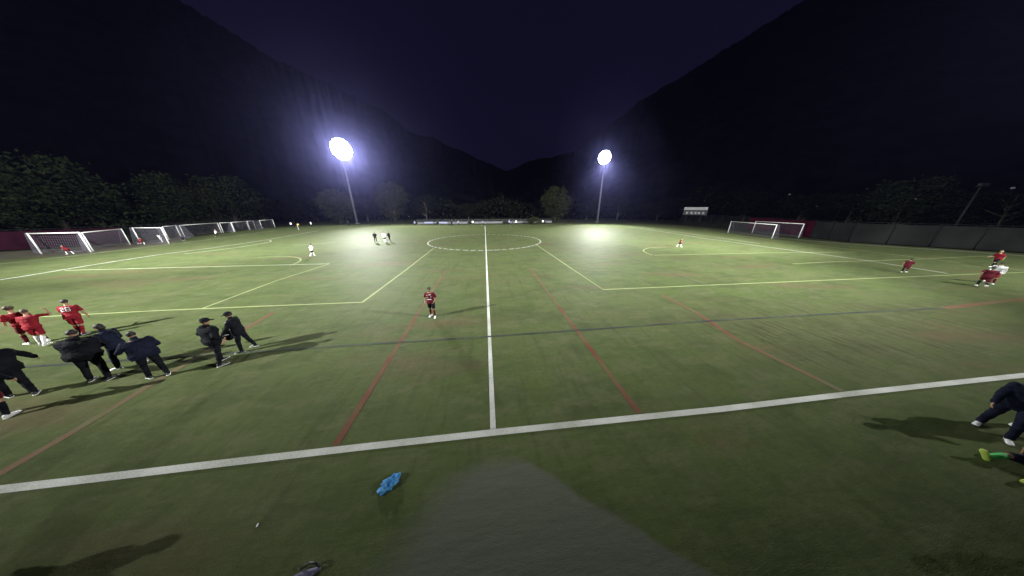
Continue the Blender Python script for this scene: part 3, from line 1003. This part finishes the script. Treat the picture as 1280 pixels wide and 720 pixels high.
    for i in range(2):
        b.cap(sh[i], elb[i], .050 * s, .038 * s, nseg)
        b.cap(elb[i], wri[i], .040 * s, .027 * s, nseg)
        b.cap(hip[i], knee[i], .085 * s, .056 * s, nseg)
        mid_ = knee[i].lerp(ank[i], .3)
        b.cap(knee[i], mid_, .054 * s, .055 * s, nseg); b.cap(mid_, ank[i], .055 * s, .036 * s, nseg)
        b.cap(ank[i] - Vector((0, 0, .03 * s)), toe[i], .030 * s, .020 * s, nseg)
        # hand: palm, four unequal bent fingers and a thumb leaving its side
        d = hd[i]
        sx = (-1, 1)[i]
        pa = rt2 * sx
        acr = d.cross(pa)
        acr = acr.normalized() if acr.length > .2 else fw2
        nrm = d.cross(acr).normalized()
        palm = wri[i] + d * .052 * s
        PM = Matrix((acr, nrm, d)).transposed()
        b.ell(palm, (.042 * s, .017 * s, .055 * s), 10, 8, PM)
        if near:
            inward = nrm if nrm.dot(-pa) > 0 else -nrm
            for q in range(4):
                ln = (.034, .040, .038, .030)[q] * s
                st = palm + d * .043 * s + acr * ((1.5 - q) * .0185 * s)
                m1 = st + (d * .93 + inward * .3).normalized() * ln
                m2 = m1 + (d * .6 + inward * .8).normalized() * ln * .8
                b.cap(st, m1, .0095 * s, .009 * s, 6); b.cap(m1, m2, .009 * s, .0075 * s, 6)
            st = palm + acr * .034 * s - d * .02 * s
            m1 = st + (acr * .75 + d * .6 + inward * .3).normalized() * .036 * s
            b.cap(st, m1, .012 * s, .010 * s, 6); b.cap(m1, m1 + (d * .9 + acr * .15 + inward * .4).normalized() * .028 * s, .010 * s, .008 * s, 6)
    remesh(b, 'body', M[F['skin']], root, vox * .82 if near else vox, 2)
    # ---- face
    if near:
        for sx in (-1, 1):
            MB().ell(hc + hf * .088 * s + hr * (sx * .031 * s) + hu * .018 * s, (.013 * s, .008 * s, .007 * s), 8, 6, HM).build('eye', M['eye'], root, True)
        MB().ell(hc + hf * .090 * s - hu * .052 * s, (.024 * s, .008 * s, .007 * s), 8, 6, HM).build('mouth', M['lip'], root, True)
    # ---- hair
    b = MB()
    b.ell(hc + hu * .034 * s - hf * .016 * s, (.093 * s, .106 * s, .098 * s), 14, 10, HM)
    if F['hairlen'] > 0:
        b.ell(hc - hf * .06 * s - hu * .03 * s, (.078 * s, .05 * s, .09 * s), 12, 8, HM)
    if F['hairlen'] > 1:
        b.cap(hc - hf * .09 * s + hu * .02 * s, hc - hf * .14 * s - hu * .16 * s, .035 * s, .018 * s, 8)
    if F.get('curly'):
        rr_ = random.Random(int(h * 1000))
        for _ in range(30):
            a, e_ = rr_.uniform(0, 2 * PI), rr_.uniform(.1, 1.4)
            dv = HM @ Vector((math.cos(a) * math.cos(e_), math.sin(a) * math.cos(e_), math.sin(e_)))
            b.ell(hc + hu * .03 * s - hf * .015 * s + dv * .095 * s, (.03 * s,) * 3, 6, 5)
    remesh(b, 'hair', M[F['hair']], root, vox, 1, .008, 3)
    if F['cap']:
        c = MB()
        c.ell(hc + hu * .058 * s - hf * .006 * s, (.098 * s, .112 * s, .085 * s), 16, 10, HM)
        c.ell(hc + hu * .045 * s + hf * .135 * s, (.070 * s, .075 * s, .012 * s), 14, 6, HM)
        remesh(c, 'cap', M[F['cap']], root, min(vox, .012), 1)
    # ---- top
    k = F['bulk']
    b = MB()
    torso(b, 1.06 * k, -.1, .49)
    if F['sleeves'] == 'long':
        for i in range(2):
            b.cap(sh[i] - spd * .01 * s, elb[i], .066 * s * k, .054 * s * k, nseg)
            b.cap(elb[i], wri[i] - hd[i] * .01 * s, .055 * s * k, .041 * s * k, nseg)
        b.rings([(pel - spd * .15 * s, rt * .162 * s * w * k, fw * .115 * s * k), (pel - spd * .05 * s, rt * .172 * s * w * k, fw * .125 * s * k)], 16)
        b.cap(neck - spd * .02 * s, neck + (hc - neck) * .35, .082 * s, .068 * s, nseg)
    else:
        for i in range(2):
            b.cap(sh[i] - spd * .01 * s, sh[i].lerp(elb[i], .72), .063 * s * k, .062 * s * k, nseg)
        b.rings([(pel - spd * .13 * s, rt * .165 * s * w * k, fw * .12 * s * k), (pel - spd * .02 * s, rt * .168 * s * w * k, fw * .122 * s * k)], 16)
    if F['hood']:
        b.ell(neck - fw2 * .085 * s + spd * .015 * s, (.11 * s, .07 * s, .065 * s), 12, 8)
    remesh(b, 'jacket' if F['sleeves'] == 'long' else 'shirt', M[F['top']], root, vox, 3, .012 * s, h * 10)
    # ---- bottom
    b = MB()
    b.rings([(pel - Vector((0, 0, .06 * s)), rt * .160 * s * w * 1.04, fw * .12 * s), (pel + Vector((0, 0, .04 * s)), rt * .160 * s * w, fw * .115 * s)], 16)
    if F['legs'] == 'long':
        for i in range(2):
            b.cap(hip[i], knee[i], .102 * s * (.4 + .6 * w), .076 * s, nseg)
            b.cap(knee[i], ank[i] + Vector((0, 0, .0)), .074 * s, .058 * s, nseg)
    else:
        for i in range(2):
            b.cap(hip[i], hip[i].lerp(knee[i], .78), .104 * s, .094 * s, nseg)
    remesh(b, 'trousers' if F['legs'] == 'long' else 'shorts', M[F['bottom']], root, vox, 3, .010 * s, h * 7)
    if F['sock']:
        for i in range(2):
            b = MB()
            b.cap(knee[i].lerp(ank[i], .18), knee[i].lerp(ank[i], .45), .058 * s, .059 * s, nseg)
            b.cap(knee[i].lerp(ank[i], .45), ank[i], .059 * s, .043 * s, nseg)
            b.build('sock', M[F['sock']], root, True)
    # ---- shoes
    for i in range(2):
        fd = (toe[i] - ank[i]); fd.z = 0 if not P['sit'] else fd.z
        fd = fd.normalized()
        if P['sit']:
            upv = (Vector((0, 1, 0)) * -1 - fd * (-fd.y)).normalized()
        else:
            upv = Vector((0, 0, 1))
        rgt = fd.cross(upv).normalized()
        base = ank[i] - upv * .055 * s
        b = MB()
        rg = []
        for (t_, wx, hz, up_) in ((-.075, .028, .03, .01), (-.05, .038, .055, .018), (0, .042, .06, .02), (.06, .043, .042, .005), (.13, .050, .030, -.003), (.18, .045, .022, -.008), (.205, .022, .014, -.012)):
            rg.append((base + fd * t_ * s + upv * (up_ * s), rgt * wx * s, upv * hz * s))
        b.rings(rg, 12)
        o = b.build('shoe', M[F['shoe']], root, True)
        b = MB()
        rg = []
        for (t_, wx) in ((-.085, .026), (-.06, .043), (0, .045), (.06, .046), (.13, .053), (.18, .049), (.212, .026)):
            rg.append((base + fd * t_ * s - upv * .026 * s, rgt * wx * s, upv * .014 * s))
        b.rings(rg, 12)
        b.build('sole', M[F['sole']], o, True)
    # ---- white print on the chest or back
    if F['number']:
        side_, strokes, ncol, sc = F['number']
        fwd = fw2 if side_ == 'front' else -fw2
        rx_ = -rt2 if side_ == 'front' else rt2
        b = MB()
        c0 = pel + spd * .33 * s + fwd * (.115 * 1.06 * k * (.55 + .45 * w) + .008) * s
        for (x0, y0, x1, y1) in strokes:
            a_ = c0 + rx_ * (x0 * sc) + spd * (y0 * sc); b2 = c0 + rx_ * (x1 * sc) + spd * (y1 * sc)
            # follow the curve of the torso
            a_ = a_ - fwd * (abs(x0 * sc) ** 2 * 2.6); b2 = b2 - fwd * (abs(x1 * sc) ** 2 * 2.6)
            b.tube([a_, b2], .013, 6)
        b.build('shirt_number', M[ncol], root, True)
    return root


SEG = {'a': (-1, 1, 1, 1), 'g': (-1, 0, 1, 0), 'd': (-1, -1, 1, -1), 'f': (-1, 0, -1, 1), 'b': (1, 0, 1, 1), 'e': (-1, -1, -1, 0), 'c': (1, -1, 1, 0)}
DIG = {'2': 'abged', '8': 'abcdefg', '1': 'bc', '5': 'afgcd', '3': 'abgcd', '0': 'abcdef', '7': 'abc', '4': 'fgbc', '6': 'afgedc', '9': 'abcdfg'}


def digits(t_):
    st = []
    n_ = len(t_)
    for i, ch in enumerate(t_):
        ox = (i - (n_ - 1) / 2) * 1.55
        for q in DIG[ch]:
            x0, y0, x1, y1 = SEG[q]
            st.append((ox - x0 * -.5, y0, ox - x1 * -.5, y1))
    return st


def mk(px, py, *a, **k):
    return person(at(px, py), *a, **k)


STAND = dict(lean=5, legs=((6, 8, 7), (-8, 6, 7)))
walk = dict(lean=10, legs=((24, 14, 4), (-18, 22, 4)), arms=((-20, 10, 30, 0), (28, 10, 50, 0)))
run = dict(lean=22, legs=((52, 60, 3), (-22, 55, 3)), arms=((-40, 14, 80, 0), (35, 14, 90, 0)))
pock = dict(lean=4, legs=((7, 6, 8), (-7, 8, 8)), arms=((-12, 28, 62, 35), (-12, 28, 62, 35)))

# group by the left touchline
mk(128, 474, 112, 1.80, 'broad person in a bulky black hooded jacket, back turned, biggest of the left group',
   dict(lean=9, legs=((8, 10, 10), (-4, 8, 10)), arms=((18, 16, 70, 45), (18, 16, 70, 45)), head=(10, 25)), dict(bulk=1.36, hood=True, sole='shoe_white'), w=1.34)
mk(163, 457, 185, 1.70, 'person in a navy jacket with white stripes facing left, behind the broad person in black',
   dict(lean=10, legs=((16, 12, 4), (-14, 12, 5)), arms=((20, 14, 60, 20), (14, 14, 55, 25)), head=(0, 15)),
   dict(top='navy_cloth', bottom='navy_cloth', shoe='shoe_white', number=('front', [(-.8, 1.2, -.8, -.6), (.8, 1.2, .8, -.6)], 'white_cloth', .10), hairlen=1))
mk(199, 470, 150, 1.68, 'person in dark navy jacket bending an arm, between broad person and capped one',
   dict(lean=12, legs=((10, 8, 4), (-10, 14, 4)), arms=((25, 30, 75, 30), (15, 20, 60, 30)), head=(10, 20)), dict(top='navy_cloth', bottom='black_cloth', bulk=1.3, shoe='shoe_black'), w=1.2)
mk(279, 453, 70, 1.76, 'person in black cap and puffy jacket, hands in pockets, back to the camera',
   dict(lean=5, legs=((8, 6, 9), (-8, 6, 9)), arms=((-14, 30, 66, 30), (-14, 30, 66, 30)), head=(-25, 5)), dict(bulk=1.36, cap='black_cloth', shoe='shoe_black', hood=True), w=1.28)
mk(309, 437, 200, 1.66, 'person in a black cap with white chest print facing left and holding a black bag',
   dict(lean=5, legs=((10, 8, 4), (-10, 10, 4)), arms=((30, 8, 15, 0), (35, 8, 20, 10)), head=(0, 10)),
   dict(cap='black_cloth', bulk=1.3, shoe='shoe_black', number=('front', digits('15'), 'white_cloth', .075)))
mk(29, 494, 150, 1.80, 'person in a black jacket and trousers at the left edge, arm reaching right',
   dict(lean=12, legs=((24, 20, 4), (-16, 14, 5)), arms=((10, 10, 20, 0), (30, 34, 20, -10)), head=(0, 10)), dict(bulk=1.32, shoe='shoe_black'), w=1.2)
mk(6, 519, 120, 1.78, 'person cut by the left edge in a black top and dark red shorts',
   dict(lean=8, legs=((16, 16, 5), (-8, 8, 5)), arms=((15, 12, 30, 0), (15, 12, 30, 0))), dict(bottom='maroon_cloth', legs='short', sock='black_cloth', shoe='shoe_white'))

# red players beyond them
mk(48, 428, 165, 1.66, 'player in a red shirt with curly brown hair, leftmost of the three red players', dict(lean=10, legs=((16, 12, 4), (-12, 12, 4)), arms=((20, 10, 50, 10), (5, 10, 30, 0)), head=(0, 10)),
   dict(top='red_cloth', bottom='maroon_cloth', sleeves='short', legs='short', sock='maroon_cloth', shoe='shoe_white', bulk=1.12, hair='hair_brown', curly=True))
mk(58, 430, 120, 1.54, 'player in red kit raising an elbow to the head, middle of three red players', dict(lean=14, legs=((14, 16, 6), (-14, 16, 6)), arms=((15, 8, 30, 0), (85, 60, 120, 20)), head=(0, 12)),
   dict(top='red_cloth', bottom='red_cloth', sleeves='short', legs='short', sock='white_cloth', shoe='shoe_white', bulk=1.12, hair='hair_brown'))
mk(106, 417, 118, 1.62, 'player in red kit with white number on the back, nearest the group in black', dict(lean=12, legs=((10, 10, 4), (-12, 14, 4)), arms=((25, 12, 60, 20), (8, 18, 15, 0)), head=(10, 10)),
   dict(top='red_cloth', bottom='red_cloth', sleeves='short', legs='short', sock='red_cloth', shoe='shoe_black', bulk=1.15, number=('back', digits('28'), 'white_cloth', .075)))

# player left of the halfway line
mk(541, 396, 262, 1.64, 'lone player in maroon striped shirt and black shorts standing left of the halfway line',
   dict(lean=4, legs=((4, 6, 4), (-5, 6, 3)), arms=((-10, 22, 55, 30), (-10, 24, 50, 20)), head=(0, 6)),
   dict(top='maroon_cloth', bottom='black_cloth', sleeves='short', legs='short', sock='maroon_cloth', shoe='shoe_white', bulk=1.1, skin='skin_dark',
        number=('front', [(-1.2, .5, 1.2, .9), (-1.2, -.7, 1.2, -.4), (-1.1, -1.9, 1.1, -1.9)], 'white_cloth', .09)))

# the three on the field under the left lamp
V2 = .022
mk(470, 302.8, 300, 1.66, 'person in black, left of the three standing together under the left floodlight', dict(arms=((10, 14, 80, 30), (10, 14, 80, 30))), dict(bulk=1.2), vox=V2)
mk(481.5, 302.6, 270, 1.66, 'person in a white top and black shorts, middle of the three under the left floodlight', dict(arms=((5, 14, 60, 40), (5, 14, 60, 40))), dict(top='white_cloth', legs='short', sleeves='long', sock='white_cloth', shoe='shoe_white'), vox=V2)
mk(487.5, 301.8, 240, 1.62, 'person in black, right of the three standing together under the left floodlight', dict(arms=((5, 14, 60, 40), (5, 14, 60, 40))), dict(bulk=1.25, bottom='navy_cloth'), vox=V2)
mk(391.5, 320, 60, 1.46, 'small child in a white shirt and black shorts alone on the left half', walk, dict(top='white_cloth', sleeves='short', legs='short', sock='white_cloth', shoe='shoe_white', bulk=1.15), vox=.02)
mk(849, 308.5, 300, 1.30, 'small player in maroon with pale shorts alone inside the right yellow arc', walk, dict(top='maroon_cloth', bottom='black_cloth', sleeves='short', legs='short', sock='white_cloth', shoe='shoe_white'), vox=.02)
# right wing
mk(1129, 341, 20, 1.42, 'player in dark red running right, alone left of the others on the right wing', run, dict(top='maroon_cloth', bottom='maroon_cloth', sleeves='short', legs='short', sock='black_cloth', shoe='shoe_white', bulk=1.15, hairlen=2), vox=.018)
mk(1225, 358.5, 20, 1.66, 'player in a maroon kit crouching forward, front one of the pair on the right wing', run, dict(top='maroon_cloth', bottom='maroon_cloth', sleeves='short', legs='short', sock='black_cloth', shoe='shoe_white', bulk=1.2, hairlen=2), vox=.016)
mk(1235, 354, 200, 1.62, 'player with white sleeves close behind the crouching maroon player', walk, dict(top='white_cloth', bottom='red_cloth', sleeves='long', legs='short', sock='maroon_cloth', shoe='shoe_white', hairlen=1), vox=.016)
mk(1240, 333.5, 160, 1.58, 'fair-haired player in a red shirt farthest out on the right wing', walk, dict(top='red_cloth', bottom='black_cloth', sleeves='short', legs='short', sock='black_cloth', shoe='shoe_white', hair='hair_blond', hairlen=1), vox=.018)
# children at the goals on the left
mk(88, 317.5, 200, 1.15, 'child in a pink-red shirt bending in front of the nearest goal on the left', dict(lean=38, legs=((28, 30, 8), (-12, 12, 8)), arms=((40, 10, 30, 0), (30, 10, 30, 0))),
   dict(top='red_cloth', bottom='maroon_cloth', sleeves='short', legs='short', sock='white_cloth', shoe='shoe_white', hair='hair_blond'), vox=.02)
mk(178, 306, 0, 1.25, 'child in a red shirt running before the third goal on the left', run, dict(top='red_cloth', bottom='maroon_cloth', sleeves='short', legs='short', sock='white_cloth', shoe='shoe_black'), vox=.022)
mk(203, 302.5, 270, 1.30, 'child in white inside the mouth of the third goal on the left', dict(lean=20), dict(top='white_cloth', bottom='white_cloth', sleeves='short', legs='short', sock='white_cloth', shoe='shoe_white'), vox=.022)
mk(271.5, 296, 60, 1.40, 'child in white shirt and black shorts before the fifth goal on the left', walk, dict(top='white_cloth', sleeves='short', legs='short', shoe='shoe_black', hair='hair_blond'), vox=.022)
mk(230, 300.5, 180, 1.00, 'child in dark clothes crouching by the sideways goal on the left', dict(lean=40, legs=((60, 110, 8), (50, 110, 8))), dict(top='navy_cloth', bottom='maroon_cloth', legs='short', shoe='shoe_white'), vox=.022)
V3 = .035
for (px, py, hd_, h_, lab, top_, bot_) in [
    (365, 284.3, 270, 1.6, 'person in a white top far off at the end of the left fence', 'white_cloth', 'black_cloth'),
    (390, 283.8, 250, 1.6, 'person in a pale top far off left of the left floodlight pole', 'white_cloth', 'navy_cloth'),
    (436, 282.6, 270, 1.6, 'person in dark clothes just left of the foot of the left floodlight pole', 'navy_cloth', 'black_cloth'),
    (519, 282.5, 270, 1.6, 'person in grey at the left end of the far barrier', 'grey_blue', 'black_cloth'),
    (565, 282.8, 260, 1.75, 'person in dark clothes with a white collar beside the team benches', 'black_cloth', 'black_cloth'),
    (573, 281.8, 300, 1.6, 'person in pale grey by the team benches, right of the dark one', 'grey_blue', 'navy_cloth'),
    (591, 281.5, 270, 1.5, 'person in a pale top before the barrier left of the halfway line', 'white_cloth', 'black_cloth'),
    (604, 281.6, 230, 1.5, 'person in grey before the barrier at the halfway line', 'grey_blue', 'black_cloth'),
    (636.5, 281.2, 270, 1.7, 'tall person in dark clothes, left of the three at the right end of the barrier', 'grey_blue', 'black_cloth'),
    (641, 281.2, 200, 1.5, 'person in navy, middle of the three at the right end of the barrier', 'navy_cloth', 'navy_cloth'),
    (645, 281.1, 270, 1.6, 'person in a white top, right of the three at the right end of the barrier', 'white_cloth', 'black_cloth'),
    (678.5, 280.6, 270, 1.6, 'person in a pale top standing right of the round bush', 'white_cloth', 'black_cloth')]:
    mk(px, py, hd_, h_, lab, None, dict(top=top_, bottom=bot_), vox=V3)

# people at the right edge near the camera
mk(1240, 541, 200, 1.78, 'person in navy tracksuit and white-soled shoes leaning forward at the right edge', dict(lean=14, legs=((18, 16, 5), (-10, 10, 6)), arms=((20, 10, 30, 0), (20, 10, 30, 0))),
   dict(top='navy_cloth', bottom='navy_cloth', shoe='shoe_white', sole='shoe_black', bulk=1.2))
person(Vector((12.95, 2.42, 0)), 190, 1.74, 'second person in dark clothes at the right edge, behind the one in the navy tracksuit', dict(legs=((12, 10, 5), (-12, 12, 5))), dict(shoe='shoe_white', bulk=1.2))
q = at(1262, 590)
person(Vector((q.x + .66, q.y - .02, 0)), 178, 1.62, 'person sitting on the turf at the right edge with lime shoes and green socks',
       dict(sit=True, lean=-14, legs=((92, 6, 12), (104, 20, 14)), arms=((-50, 15, 10, 0), (-50, 15, 10, 0))),
       dict(top='navy_cloth', bottom='navy_cloth', sleeves='short', legs='short', sock='green_cloth', shoe='shoe_lime', sole='shoe_lime'), vox=.012)
# two people whose shadows enter the picture at the lower corners
person(Vector((-8.35, 2.10, 0)), 90, 1.80, 'person standing just outside the lower left corner, only the shadow in the picture', STAND, dict(bulk=1.25), vox=.018, w=1.1)
person(Vector((-8.62, 1.78, 0)), 90, 1.70, 'second person just outside the lower left corner, only the shadow in the picture', STAND, dict(bulk=1.2), vox=.018)
person(Vector((9.3, .60, 0)), 90, 1.76, 'person standing just outside the lower right corner, only the shadow in the picture', STAND, dict(bulk=1.25), vox=.018, w=1.1)


# ------------------------------------------------------------------ things on the turf
def soft_bag(name, loc, rz, dims, m, label, cat, seed=0, amp=.25, extra=None):
    t = empty(name, loc, rz); tag(t, label, cat)
    b = MB(); b.ell((0, 0, dims[2] * .45), dims, 40, 24)
    vs = []
    for v in b.v:
        p = Vector(v)
        k_ = 1 + amp * mnoise.noise(p * 9 + Vector((seed, 0, 0))) + amp * .7 * mnoise.noise(p * 24 + Vector((0, seed, 0)))
        z = max(.006, p.z * k_)
        vs.append((p.x * k_, p.y * k_, z))
    b.v = vs
    b.build('cloth', m, t, True)
    return t


t = soft_bag('crumpled_bibs', at(487, 606), R(38), (.18, .11, .08), M['blue_cloth'], 'crumpled bright blue cloth lying on the turf in front of the white sideline', 'bib', 4, .55)
b = MB()
b.tube([(.13, .0, .07), (.17, .02, .08), (.20, 0, .06), (.18, -.03, .02)], .013, 6); b.build('strap', M['blue_cloth'], t, True)
t = soft_bag('equipment_bag', at(376, 723), R(14), (.24, .055, .06), M['grey_blue'], 'grey-blue bag with a black edge, cut by the bottom edge of the picture', 'bag', 9, .12)
MB().tube([(-.02, .085, .05), (.10, .08, .12), (.2, .05, .10), (.25, 0, .06)], .018, 6).build('strap', M['shoe_black'], t, True)
# black bag held by the capped person
hp = at(291, 431)
t = empty('bag', Vector((hp.x, hp.y, .0)), R(20)); tag(t, 'black sports bag held low by the capped person with white chest print', 'bag')
b = MB(); b.ell((0, 0, .46), (.17, .10, .24), 16, 12)
b.build('bag_body', M['black_cloth'], t, True)
MB().tube([(-.07, 0, .66), (-.05, 0, .78), (.05, 0, .78), (.07, 0, .66)], .012, 6).build('handle', M['black_cloth'], t, True)
MB().box((0, -.095, .50), (.16, .02, .03)).build('stripe', M['white_cloth'], t)
# scrap of white paper
b = MB(); b.box((0, 0, .012), (.022, .05, .012), .4)
o = b.build('paper_scrap', M['white_cloth']); o.location = at(322, 657); tag(o, 'tiny white scrap lying on the dark turf left of the blue cloth', 'litter')

# ------------------------------------------------------------------ haze
hz = bpy.data.materials.new('haze'); hz.use_nodes = True
nt = hz.node_tree; nt.nodes.clear()
vo = nt.nodes.new('ShaderNodeVolumePrincipled'); mo = nt.nodes.new('ShaderNodeOutputMaterial')
vo.inputs['Color'].default_value = (0.40, 0.40, 1.0, 1)
vo.inputs['Density'].default_value = 0.0003
vo.inputs['Anisotropy'].default_value = 0.90
nt.links.new(vo.outputs[0], mo.inputs['Volume'])
b = MB(); b.box((0, 0, 89.0), (720, 720, 182))
tag(b.build('haze', hz), kind='stuff')
